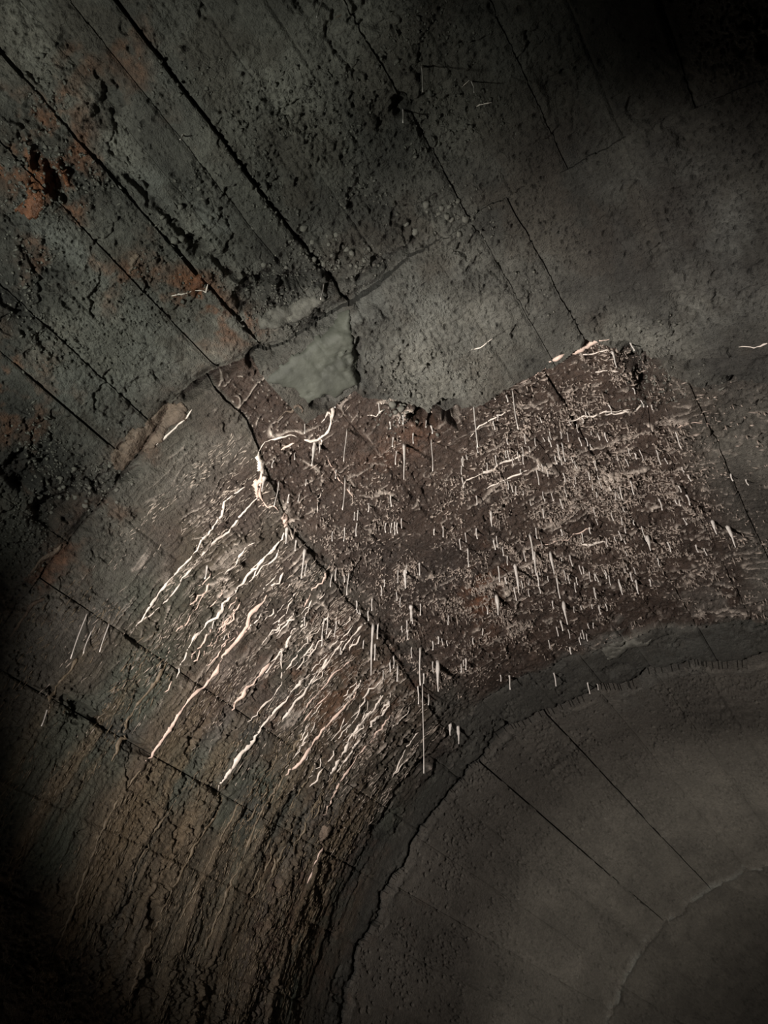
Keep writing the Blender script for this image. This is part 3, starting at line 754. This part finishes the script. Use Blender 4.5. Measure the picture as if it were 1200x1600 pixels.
def c1(x, y0, y1): return (x / 4 + 300, y0 / 4 + 600, (y1 - y0) / 4)
def c2(x, y0, y1): return (x / 4 + 600, y0 / 4 + 500, (y1 - y0) / 4)
def c3(x, y0, y1): return (x / 4 + 900, y0 / 4 + 500, (y1 - y0) / 4)
def c4(x, y0, y1): return (x / 4 + 550, y0 / 4 + 800, (y1 - y0) / 4)
def c5(x, y0, y1): return (x / 4 + 850, y0 / 4 + 800, (y1 - y0) / 4)
NAMED = [
 (c1(972, 280, 485), 1.9, 'thin straight straw under the white crust rim, beside the board joint'),
 (c1(962, 590, 795), 1.9, 'thin straight straw on the board joint, below a similar one'),
 (c1(546, 605, 770), 2.0, 'thin straw in the dark hollow at the left end of the patch'),
 (c1(770, 365, 515), 6, 'thick white stalactite under the lower tip of the crust rim'),
 (c1(800, 375, 435), 4.2, 'short white stalactite just right of the thick one under the crust rim'),
 (c1(458, 590, 680), 5.5, 'stubby white stalactite beside the crust knob at the patch corner'),
 (c1(600, 905, 1000), 5.5, 'stubby white stalactite at the start of the long wall run'),
 (c1(708, 1030, 1215), 4.6, 'slim white stalactite below the left edge of the patch'),
 (c2(560, 512, 800), 2.4, 'long straw right of the black notch under the grey slab'),
 (c2(802, 432, 690), 2.2, 'long straw right of the notch straw, under the slab edge'),
 (c2(297, 750, 945), 1.8, 'thin straw below the black notch, on the dark red area'),
 (c2(128, 780, 995), 4.3, 'long white stalactite left of the black notch'),
 (c4(868, 0, 92), 4.3, 'bright stalactite in the upper middle of the patch'),
 (c4(1112, 140, 300), 3.2, 'long white straw above a bundle in the middle of the patch'),
 (c4(1136, 250, 400), 4.5, 'long white stalactite in the bundle in the middle of the patch'),
 (c4(1022, 340, 515), 5.5, 'long bright stalactite left of the bundle in the patch'),
 (c4(333, 365, 478), 6, 'brightest short stalactite on the dark sunk area'),
 (c4(368, 585, 680), 6, 'thick stalactite low on the sunk area of the patch'),
 (c4(136, 700, 1020), 4.4, 'long white stalactite at the lowest left edge of the patch'),
 (c4(166, 700, 795), 3.2, 'short straw right next to the long edge stalactite'),
 (c4(534, 930, 1115), 6.2, 'thick spindle stalactite alone near the lower tip of the patch'),
 (c4(430, 850, 1085), 3.0, 'long straw above the very long hair-thin one'),
 ((661, 1068, 140), 1.7, 'very long hair-thin straw hanging in front of the dark recess'),
 ((706, 1132, 20), 5, 'left of two small stalactites at the top of the dark recess'),
 ((715, 1134, 27), 5, 'right of two small stalactites at the top of the dark recess'),
 (c5(1145, 95, 230), 5.2, 'long stalactite at the right edge of the picture'),
 (c5(1050, 60, 145), 5, 'stalactite second from the right edge of the picture'),
 (c5(640, 150, 250), 6, 'bright stalactite left of the dark board joint at the right'),
 (c5(570, 430, 520), 4.5, 'forked-top stalactite at the lower right of the crowded area'),
 (c5(40, 255, 395), 4.8, 'thick stalactite in the middle right of the patch'),
 (c5(122, 560, 705), 5, 'long stalactite above the spalled block'),
 ((505, -6, 34), 2.2, 'white straw cut by the top edge of the picture'),
 ((659, 104, 42), 2.2, 'white straw on the dark upper vault'),
 ((627, 179, 22), 2.6, 'short straw under the round hole in the upper vault'),
 ((736, 128, 18), 2, 'thin short straw from the hooked sprout on the upper vault'),
 ((286, 210, 10), 2.4, 'tiny straw on the pale board in the upper left'),
 ((506, 444, 26), 2, 'thin straw in the rubble joint above the smooth patch'),
 ((139, 955, 78), 2, 'long leaning straw on the dark left wall'),
 ((145, 985, 38), 2, 'straw right of the long one on the dark left wall'),
 ((172, 974, 46), 2, 'rightmost straw on the dark left wall'),
 ((78, 1100, 36), 2.4, 'straw at the end of the lonely run on the left wall'),
 ((325, 885, 20), 3.4, 'small stalactite on the wall between the long runs'),
 (c3(620, 700, 805), 2.6, 'lone straw on the grey concrete right of the patch'),
 (c3(228, 200, 300), 4.3, 'stalactite at the upper right corner of the patch'),
 (c4(905, 530, 650), 6, 'orange-tinted stalactite cluster point in the patch centre'),
]
for (u, v, l), wd, lb in NAMED: straw(u, v, l, wd, lb)
GROUPS = [
 (c1, 'short white straw on the left end of the red patch', 'straws on the left end of the patch',
  [(905, 540, 595), (610, 690, 740), (675, 690, 740), (655, 980, 1040), (885, 920, 985), (957, 895, 985), (1035, 870, 950), (992, 630, 670), (1105, 750, 800), (1020, 800, 855), (1040, 790, 850), (515, 480, 525), (655, 450, 495), (710, 250, 310), (905, 110, 150), (1172, 120, 180), (718, 600, 640)]),
 (c2, 'short white straw near the slab edge, upper part of the red patch', 'straws near the slab edge',
  [(585, 780, 835), (80, 820, 905), (60, 735, 795), (40, 640, 680), (100, 590, 630), (118, 590, 640), (185, 710, 775), (268, 660, 700), (298, 670, 712), (490, 985, 1050), (805, 860, 912), (835, 825, 882), (770, 735, 780), (1030, 735, 795), (1085, 780, 880), (1112, 770, 888), (1072, 880, 935), (953, 940, 1035), (800, 1020, 1080), (825, 1040, 1095), (578, 1100, 1160), (1105, 1140, 1200), (45, 1100, 1165), (685, 640, 692), (977, 620, 655), (765, 475, 515), (693, 465, 490), (710, 600, 628), (855, 945, 975), (985, 905, 945)]),
 (c3, 'short pale straw on the right part of the red patch', 'straws on the right part of the patch',
  [(205, 540, 592), (402, 500, 552), (425, 500, 548), (355, 430, 468), (470, 530, 558), (395, 820, 890), (500, 820, 912), (555, 870, 912), (180, 700, 758), (130, 700, 755), (270, 1040, 1125), (340, 1010, 1095), (240, 1075, 1120), (255, 1075, 1120), (700, 970, 1010), (640, 1040, 1085), (515, 1120, 1192), (620, 1120, 1155), (640, 1120, 1165), (690, 1100, 1165), (342, 150, 195), (250, 830, 880), (325, 800, 850), (310, 870, 920), (60, 740, 795), (370, 840, 870), (665, 925, 955), (1060, 1000, 1040), (965, 970, 1010), (120, 880, 930)]),
 (c4, 'short white straw in the middle of the red patch', 'straws in the middle of the patch',
  [(570, 90, 158), (515, 110, 142), (710, 130, 192), (675, 170, 238), (780, 105, 168), (905, 150, 228), (888, 180, 235), (940, 220, 278), (725, 230, 342), (1155, 380, 462), (915, 340, 442), (1015, 470, 552), (345, 330, 382), (185, 460, 522), (205, 425, 470), (290, 360, 445), (425, 320, 402), (380, 650, 702), (430, 575, 648), (280, 500, 552), (305, 530, 592), (150, 830, 932), (255, 890, 965), (205, 1000, 1055), (285, 960, 1055), (380, 850, 918), (510, 820, 868), (545, 790, 832), (565, 790, 832), (600, 810, 842), (715, 920, 990), (820, 730, 772), (605, 650, 712), (845, 590, 642), (990, 1030, 1122), (930, 1020, 1062), (415, 1090, 1200), (510, 940, 1005), (450, 1010, 1070), (55, 590, 640), (32, 560, 610), (105, 620, 680), (130, 540, 620), (480, 1140, 1210), (685, 960, 1010), (700, 925, 960), (760, 790, 830), (1100, 400, 460), (1075, 230, 300), (970, 270, 330), (345, 680, 750), (315, 710, 750), (240, 930, 1000), (355, 740, 800), (1150, 100, 170), (1180, 180, 230), (1170, 470, 510), (960, 415, 450)]),
 (c4, 'straw in the row of five on the upper lip of the sunk area', 'row of five straws',
  [(215, 70, 128), (250, 70, 132), (270, 60, 142), (286, 70, 132), (312, 40, 103)]),
 (c5, 'short pale straw in the lower right of the red patch', 'straws in the lower right of the patch',
  [(770, 190, 252), (710, 290, 335), (315, 480, 540), (80, 410, 542), (470, 440, 522), (345, 590, 642), (385, 580, 625), (30, 800, 858), (60, 1000, 1082), (165, 850, 892), (240, 740, 802), (265, 760, 802), (275, 1070, 1142), (335, 1080, 1122), (660, 420, 458), (610, 90, 190), (235, 130, 190), (150, 380, 450), (300, 580, 610), (105, 680, 740), (80, 720, 780), (165, 280, 350), (540, 370, 420), (560, 350, 390), (405, 400, 460), (420, 0, 60), (285, 100, 140), (105, 110, 150), (870, 40, 90), (950, 215, 260), (1000, 230, 280), (885, 60, 95), (560, 60, 85), (390, 170, 220)]),
 (G6, 'short straw hanging over the streaked wall', 'straws over the streaked wall', []),
]
nst = len(NAMED)
LM = [(542, 690, 'the straw under the white crust rim'), (538, 770, 'the straw on the patch board joint'), (436, 770, 'the straw in the dark left hollow'), (492, 705, 'the thick stalactite of the crust rim'),
 (450, 838, 'the start of the long wall run'), (477, 880, 'the slim stalactite at the left patch edge'), (745, 660, 'the long straw at the black notch'), (806, 640, 'the second long straw under the slab edge'),
 (632, 720, 'the long stalactite left of the notch'), (768, 812, 'the bright stalactite in the upper middle'), (829, 850, 'the long straw over the middle bundle'), (836, 885, 'the middle bundle of stalactites'),
 (808, 905, 'the stalactite left of the middle bundle'), (633, 905, 'the brightest stalactite of the sunk area'), (643, 958, 'the low thick stalactite of the sunk area'), (584, 1000, 'the long stalactite at the lowest patch edge'),
 (685, 1055, 'the lone spindle stalactite'), (657, 1040, 'the very long hair-thin straw'), (1141, 840, 'the long stalactite at the right picture edge'), (1010, 850, 'the bright stalactite by the right joint'),
 (992, 915, 'the forked-top stalactite'), (860, 880, 'the thick stalactite right of the middle bundle'), (881, 960, 'the long stalactite above the spalled block'), (776, 945, 'the orange-tinted stalactite'),
 (958, 560, 'the upper right patch corner'), (1060, 690, 'the lone straw on the grey concrete'), (610, 815, 'the row of five straws'), (900, 700, 'the level rim of the right joint'), (760, 735, 'the long slanting calcite rim'),
 (925, 850, 'the thick curled rim'), (1000, 780, 'the pits of the right patch border'), (955, 710, 'the thin level rim'), (680, 760, 'the dark notch-side board'), (920, 960, 'the dark slot of the spalled block'), (720, 880, 'the dark calm middle of the patch'),
 (860, 760, 'the cluster under the slanting rim'), (935, 770, 'the dense comb of straws'), (830, 1000, 'the lower border of the patch'), (720, 990, 'the tiny straw pair of the lower patch')]
def near(u, v, lpx):
    x, y, n = min(LM, key=lambda q: math.hypot(q[0] - u, q[1] - v))
    dx, dy = u - x, v - y; d = math.hypot(dx, dy)
    side = ('right of' if dx > 0 else 'left of') if abs(dx) > abs(dy) * 1.6 else (('below' if dy > 0 else 'above') if abs(dy) > abs(dx) * 1.6 else ('below right of' if dx > 0 else 'below left of') if dy > 0 else ('above right of' if dx > 0 else 'above left of'))
    ln = 'tiny' if lpx < 9 else 'short' if lpx < 15 else 'fairly short' if lpx < 22 else 'longish'
    return f"{ln} pale straw {'close ' if d < 22 else ''}{side} {n}", 'straws near ' + n
for fn, lb, gp, lst in GROUPS:
    for q in lst:
        u, v, l = fn(*q)
        l2, g2 = (lb, gp) if 'row of five' in gp else near(u, v, l)
        straw(u, v, l, 1.9 + (hash((q[0], q[1])) % 10) * .12, l2, g2); nst += 1
for x, y0, y1 in [(835, 470, 600), (850, 460, 560), (822, 560, 640), (905, 480, 580), (710, 450, 510), (1035, 370, 430), (1052, 380, 440), (720, 120, 200), (880, 190, 270), (908, 150, 230), (985, 180, 320), (955, 190, 240), (655, 0, 40), (140, 480, 525), (560, 660, 720), (935, 640, 690), (1075, 600, 650), (210, 570, 600)]:
    straw(x / 4 + 300, y0 / 4 + 850, (y1 - y0) / 4, 2.3, f"short straw over the streaked wall, beside {min(RLM, key=lambda q: math.hypot(q[0] - x / 4 - 300, q[1] - y0 / 4 - 850))[2]}", f"straws over the wall, by {min(RLM, key=lambda q: math.hypot(q[0] - x / 4 - 300, q[1] - y0 / 4 - 850))[2]}"); nst += 1
# the remaining small ones of the crowded field, until about 300 stand singly
fields = [((700, 720), (930, 640), (1000, 880), 'short pale straw in the crowded upper right of the red patch', 'crowd of straws, upper right', 60),
          ((760, 860), (1010, 860), (900, 1010), 'short pale straw in the crowded lower right of the red patch', 'crowd of straws, lower right', 34),
          ((600, 880), (720, 950), (700, 1100), 'short pale straw near the lower left edge of the red patch', 'crowd of straws, lower left', 22),
          ((980, 720), (1180, 790), (1080, 860), 'short dull straw on the purplish concrete right of the patch', 'crowd of straws, far right', 18)]
for p0, p1, p2, lb, gp, n in fields:
    for _ in range(n):
        if nst >= 330: break
        s_, t_ = rr.random(), rr.random()
        if s_ + t_ > 1: s_, t_ = 1 - s_, 1 - t_
        u = p0[0] + (p1[0] - p0[0]) * s_ + (p2[0] - p0[0]) * t_; v = p0[1] + (p1[1] - p0[1]) * s_ + (p2[1] - p0[1]) * t_
        l = rr.uniform(6, 16); lb, gp = near(u, v, l)
        straw(u, v, l, rr.uniform(1.6, 2.5), lb, gp); nst += 1
hang_straws()
print('straws', nst)

# ------------------------------------------------------------------ crusts and lumps
def crust(name, poly, thick, mat, label, cat='crust', step=3.0, rough=.5, seed=1, dome=1.0):
    """a sheet of mineral with the outline poly (photo pixels), real thickness, lumpy front"""
    poly = np.asarray(poly, float)
    pa, py = unproj(poly[:, 0], poly[:, 1])
    s0, s1_, y0, y1 = pa.min() * R, pa.max() * R, py.min(), py.max()
    g = step * .0026
    S, Y = np.meshgrid(np.arange(s0 - g, s1_ + 2 * g, g), np.arange(y0 - g, y1 + 2 * g, g))
    sw = S + .035 * (fbm(S * 28, Y * 28, seed + 7, 4, .6) - .5); yw = Y + .035 * (fbm(S * 28, Y * 28, seed + 8, 4, .6) - .5)
    ps = pa * R
    ins = np.zeros(S.shape, bool); dmin = np.full(S.shape, 9.)
    for i in range(len(ps)):
        x1, w1, x2, w2 = ps[i - 1], py[i - 1], ps[i], py[i]
        c = ((w1 > yw) != (w2 > yw)) & (sw < (x2 - x1) * (yw - w1) / (w2 - w1 + 1e-12) + x1)
        ins ^= c
        dx, dy = x2 - x1, w2 - w1
        t = np.clip(((sw - x1) * dx + (yw - w1) * dy) / (dx * dx + dy * dy + 1e-12), 0, 1)
        dmin = np.minimum(dmin, np.hypot(sw - x1 - t * dx, yw - w1 - t * dy))
    d = np.where(ins, dmin, 0)
    A = S / R
    hh = height(A, Y)
    k = np.ones((3, 3)) / 9
    up = thick * (1 - np.exp(-d / (thick * .8))) * dome + rough * thick * (fbm(S * 55, Y * 55, seed, 4, .7) - .42) * np.clip(d / .01, 0, 1)
    top = surf(A, Y, hh + np.maximum(up, -.004) - .001)
    bot = surf(A, Y, hh - .02)
    W_ = S.shape[1]; q = ins[:-1, :-1] & ins[1:, :-1] & ins[:-1, 1:] & ins[1:, 1:]
    jj, ii = np.nonzero(q)
    f = np.stack([jj * W_ + ii, (jj + 1) * W_ + ii, (jj + 1) * W_ + ii + 1, jj * W_ + ii + 1], 1)
    uv, inv = np.unique(f, return_inverse=True); f = inv.reshape(f.shape)
    T = top.reshape(-1, 3)[uv]; Bm = bot.reshape(-1, 3)[uv]; n = len(T)
    e = np.concatenate([f[:, [0, 1]], f[:, [1, 2]], f[:, [2, 3]], f[:, [3, 0]]])
    kk = np.sort(e, 1); kk = kk[:, 0].astype(np.int64) * (n + 1) + kk[:, 1]
    _, first, cnt = np.unique(kk, return_index=True, return_counts=True)
    be = e[first[cnt == 1]]
    sk = np.stack([be[:, 1], be[:, 0], be[:, 0] + n, be[:, 1] + n], 1)
    V = np.concatenate([T, Bm]); org = T.mean(0)
    o = mesh_obj(name, V - org, np.concatenate([f, sk]), mat)
    o.location = org
    return tag(o, label, cat)

RIM = [([(400, 720), (404, 706), (412, 693), (425, 685), (440, 683), (455, 680), (466, 684)], 3.6, M_CALC, 'arched left half of the white crust rim at the patch corner'),
 ([(474, 687), (488, 687), (500, 684), (510, 676), (517, 664), (518, 650), (514, 640), (510, 650), (502, 660)], 4.0, M_CALC, 'curled right half of the white crust rim at the patch corner'),
 ([(519, 655), (521, 642), (517, 630), (513, 624)], 4.5, M_CALC, 'upper tip of the white crust rim, touching the smooth repair patch'),
 ([(500, 686), (503, 692), (500, 700)], 4, M_CALC, 'small drop under the curled crust rim'),
 ([(432, 672), (436, 655), (450, 640), (466, 632), (475, 640), (472, 650)], 3.5, M_TAN, 'thin tan crust curl above the white rim'),
 ([(440, 705), (452, 694), (462, 690)], 3, M_PINK, 'small pinkish crust line inside the white rim'),
 ([(410, 735), (406, 750), (404, 765), (409, 780), (417, 793), (430, 790), (436, 797)], 4.5, M_PINK, 'pinkish calcite drapery running down from the knob')]
for px, wd, mt, lb in RIM: run(px, wd, mt, lb, flat=1.0)
lay_runs()
crust('calcite_crust', [(398, 712), (406, 704), (412, 718), (413, 735), (405, 742), (400, 732)], .022, M_CALC, 'white rounded calcite knob on the left tip of the red patch', rough=.3)
crust('calcite_crust', [(405, 738), (410, 748), (402, 760), (403, 775), (414, 790), (410, 792), (398, 782), (392, 764), (394, 752)], .016, M_PINK, 'pinkish calcite drapery just under the rounded knob')
crust('calcite_crust', [(435, 805), (447, 800), (455, 815), (450, 826), (440, 824)], .012, M_PINK, 'small pinkish calcite cap where the long wall run starts')
crust('mortar_crust', [(170, 705), (185, 690), (200, 672), (222, 660), (235, 645), (262, 632), (285, 630), (298, 640), (290, 655), (262, 672), (245, 700), (215, 715), (195, 732), (178, 735)], .010, M_TAN, 'tan flaking mortar crust on the edge of the left pour joint', rough=1.6)
crust('rust_crust', [(20, 325), (45, 300), (55, 285), (75, 300), (72, 320), (62, 345), (40, 342)], .008, M_RUSTC, 'orange rust crust near the left edge of the picture', rough=.9)
crust('rust_crust', [(82, 255), (98, 248), (112, 262), (115, 290), (104, 292), (95, 275)], .009, M_RUSTC, 'orange rust crust above the black hole at the left', rough=.9)
crust('rust_crust', [(205, 395), (222, 388), (218, 410), (208, 430), (200, 425)], .010, M_TAN, 'small brownish crust on the concrete right of the rusty area', rough=.9)
crust('rust_crust', [(300, 430), (318, 420), (326, 436), (322, 452), (306, 456), (296, 446)], .010, M_RUSTC, 'orange crust under the white vein', rough=.9)
crust('mortar_crust', [(400, 490), (425, 478), (455, 475), (480, 460), (505, 455), (520, 462), (495, 480), (470, 495), (440, 505), (420, 515), (405, 508)], .022, M_GREY, 'crumbling grey mortar lump above the smooth repair patch', rough=1.1)
crust('calcite_crust', [(940, 1022), (955, 1008), (985, 1003), (1010, 1006), (1022, 998), (1012, 1012), (985, 1018), (968, 1034), (952, 1036)], .012, M_GREY, 'pale flake on the far edge of the spalled block', rough=.5)
crust('calcite_lump', [(500, 1308), (508, 1292), (520, 1285), (524, 1296), (514, 1312), (504, 1326)], .022, M_TAN, 'pale rounded lump on the wall near the dark recess', rough=.3)
crust('mortar_patch', [(412, 585), (420, 575), (548, 478), (556, 545), (562, 590), (520, 612), (480, 622), (455, 600)], .018, material('smooth grey repair mortar', (.070, .075, .060), .7, bump=.002, bscale=60, var=.4, vscale=9), 'smooth grey-green repair mortar patch beside the rubble joint', 'repair patch', rough=.12)

# loose aggregate stuck in the rubble joints
base_v = None
def pebble(u, v, rpx, label, group):
    PQ.append((u, v, rpx, label, group))
PQ = []
def stone(a, y, h, u, v, rpx, label, group):
    P = surf(a, y, h)[0]; r = rpx * np.linalg.norm(P - CAMP) / F
    import bmesh
    bm = bmesh.new(); bmesh.ops.create_icosphere(bm, subdivisions=2, radius=1)
    k = rr.random() * 50
    sx, sy, sz = rr.uniform(.8, 1.3), rr.uniform(.8, 1.3), rr.uniform(.6, 1)
    for vv in bm.verts:
        n = math.sin(vv.co.x * 3 + k) * math.sin(vv.co.y * 4 + k * 2) * math.sin(vv.co.z * 3 + k)
        vv.co = Vector((vv.co.x * sx, vv.co.y * sy, vv.co.z * sz)) * r * (1 + .35 * n)
    me = bpy.data.meshes.new('aggregate_stone'); bm.to_mesh(me); bm.free(); me.materials.append(M_GREY)
    me.polygons.foreach_set('use_smooth', np.ones(len(me.polygons), bool))
    o = bpy.data.objects.new('aggregate_stone', me); C.objects.link(o); o.location = P
    tag(o, label, 'stone', group)
for (cu, cv, su, sv, n, lb, gp) in [
    (520, 395, 60, 30, 26, 'small grey stone lodged in the rubble joint above the smooth repair patch', 'stones above the repair patch'),
    (650, 630, 45, 14, 16, 'small grey stone on the broken edge over the black notch', 'stones over the black notch'),
    (130, 765, 70, 35, 20, 'small grey stone in the crumbling joint at the left', 'stones at the left joint'),
    (680, 340, 60, 25, 12, 'small grey stone in the upper middle joint', 'stones in the upper joint'),
    (300, 345, 70, 30, 12, 'small stone along the wide open board joint', 'stones along the open joint')]:
    for _ in range(n):
        pebble(cu + rr.gauss(0, su * .6), cv + rr.gauss(0, sv * .6), rr.uniform(2.2, 5.5), lb, gp)
aa, yy, hh = on_surface([q[0] for q in PQ], [q[1] for q in PQ])
for k, q in enumerate(PQ): stone(aa[k:k + 1], yy[k:k + 1], hh[k:k + 1], *q)

# ------------------------------------------------------------------ countless small grains
OCT = np.array([(1, 0, 0), (-1, 0, 0), (0, 1, 0), (0, -1, 0), (0, 0, 1), (0, 0, -1)], float)
OF = np.array([(0, 2, 4), (2, 1, 4), (1, 3, 4), (3, 0, 4), (2, 0, 5), (1, 2, 5), (3, 1, 5), (0, 3, 5)])
def grains(name, n, abox, ybox, prob, size, mat, label, seed, hang=0.0):
    """size: half axes along the ring, along the tunnel, out of the wall (metres)"""
    rg = np.random.RandomState(seed)
    a = rg.uniform(abox[0], abox[1], n * 6); y = rg.uniform(ybox[0], ybox[1], n * 6)
    keep = rg.rand(n * 6) < prob(a, y); a = a[keep][:n]; y = y[keep][:n]; n = len(a)
    h = height(a, y)
    P = surf(a, y, h)
    e1 = np.stack([np.cos(a), 0 * a, -np.sin(a)], 1); e2 = np.tile([0., 1, 0], (n, 1)); e3 = -np.stack([np.sin(a), 0 * a, np.cos(a)], 1)
    sc_ = np.exp(rg.normal(0, .38, (n, 3))) * np.array(size)
    th = rg.normal(0, .22, n)[:, None]
    f1_ = e1 * np.cos(th) + e2 * np.sin(th); f2_ = -e1 * np.sin(th) + e2 * np.cos(th)
    O = OCT[None] * (1 + rg.uniform(-.25, .25, (n, 6, 1)))
    V = P[:, None] + O[..., 0:1] * (f1_ * sc_[:, 0:1])[:, None] + O[..., 1:2] * (f2_ * sc_[:, 1:2])[:, None] + O[..., 2:3] * (e3 * sc_[:, 2:3])[:, None]
    if hang: V[:, 4, 2] -= hang * rg.gamma(1.5, 1, n)
    Fc = (OF[None] + 6 * np.arange(n)[:, None, None]).reshape(-1, 3)
    o = mesh_obj(name, V.reshape(-1, 3), Fc, mat, ceiling, smooth=True)
    o['kind'] = 'stuff'; o['label'] = label
    return o
def p_patch(a, y):
    s, red, inp, wall = bumps(a, y)
    crowd = blobs([(900, 800, 190, 180, 10), (840, 720, 120, 60, 20), (600, 650, 60, 25, 10), (640, 900, 60, 40, 0), (740, 930, 90, 50, 0), (560, 780, 60, 30, -40), (620, 1040, 90, 40, 10), (470, 650, 50, 30, 0), (520, 860, 60, 30, -40), (960, 590, 40, 50, 0)], a, y)
    return inp * (y > 1.3) * (.12 + .9 * crowd) * sstep(.42, .60, fbm(s * 13, y * 10, 301, 3)) * (1 - .8 * blobs(CALM, a, y))
grains('calcite_rims', 3600, (-.5, .5), (1.2, 3.5), p_patch, (.0125, .0015, .0026), M_CRUMB, 'countless short calcite rims running across the red patch', 15, .002)
grains('calcite_crumbs', 7000, (-.5, .5), (1.2, 3.5), p_patch, (.0040, .0015, .0022), M_CRUMB, 'countless small calcite crumbs and needles on the red patch', 5, .007)
def p_wall(a, y):
    s, red, inp, wall = bumps(a, y)
    return wall * sstep(.45, .62, fbm(s * 3, y * 16, 302, 3)) * (1 - .75 * sstep(.62, 1.0, -a)) * (y > 1.2) * sstep(-1.1, -.6, a)
grains('calcite_beads', 5200, (-1.15, -.4), (1.1, 3.5), p_wall, (.017, .0013, .0018), M_BEAD, 'countless thin calcite beads along the streaked wall', 6)
def p_low(a, y):
    s, red, inp, wall = bumps(a, y)
    return wall * sstep(.42, .62, fbm(s * 2, y * 14, 303, 3))
grains('ochre_beads', 5200, (-1.55, -.8), (.9, 3.45), p_low, (.020, .0016, .0022), M_BROWN, 'countless thin ochre beads low on the wall', 7)
def p_grit(a, y):
    return np.clip(blobs(ROUGH, a, y) - .15, 0, 1) * sstep(.4, .6, fbm(a * 14, y * 7, 304, 3))
grains('concrete_grit', 9000, (-.9, .6), (-.1, 2.0), p_grit, (.0052, .0052, .0050), M_GREY, 'countless grains of grit where the concrete skin is gone', 8)
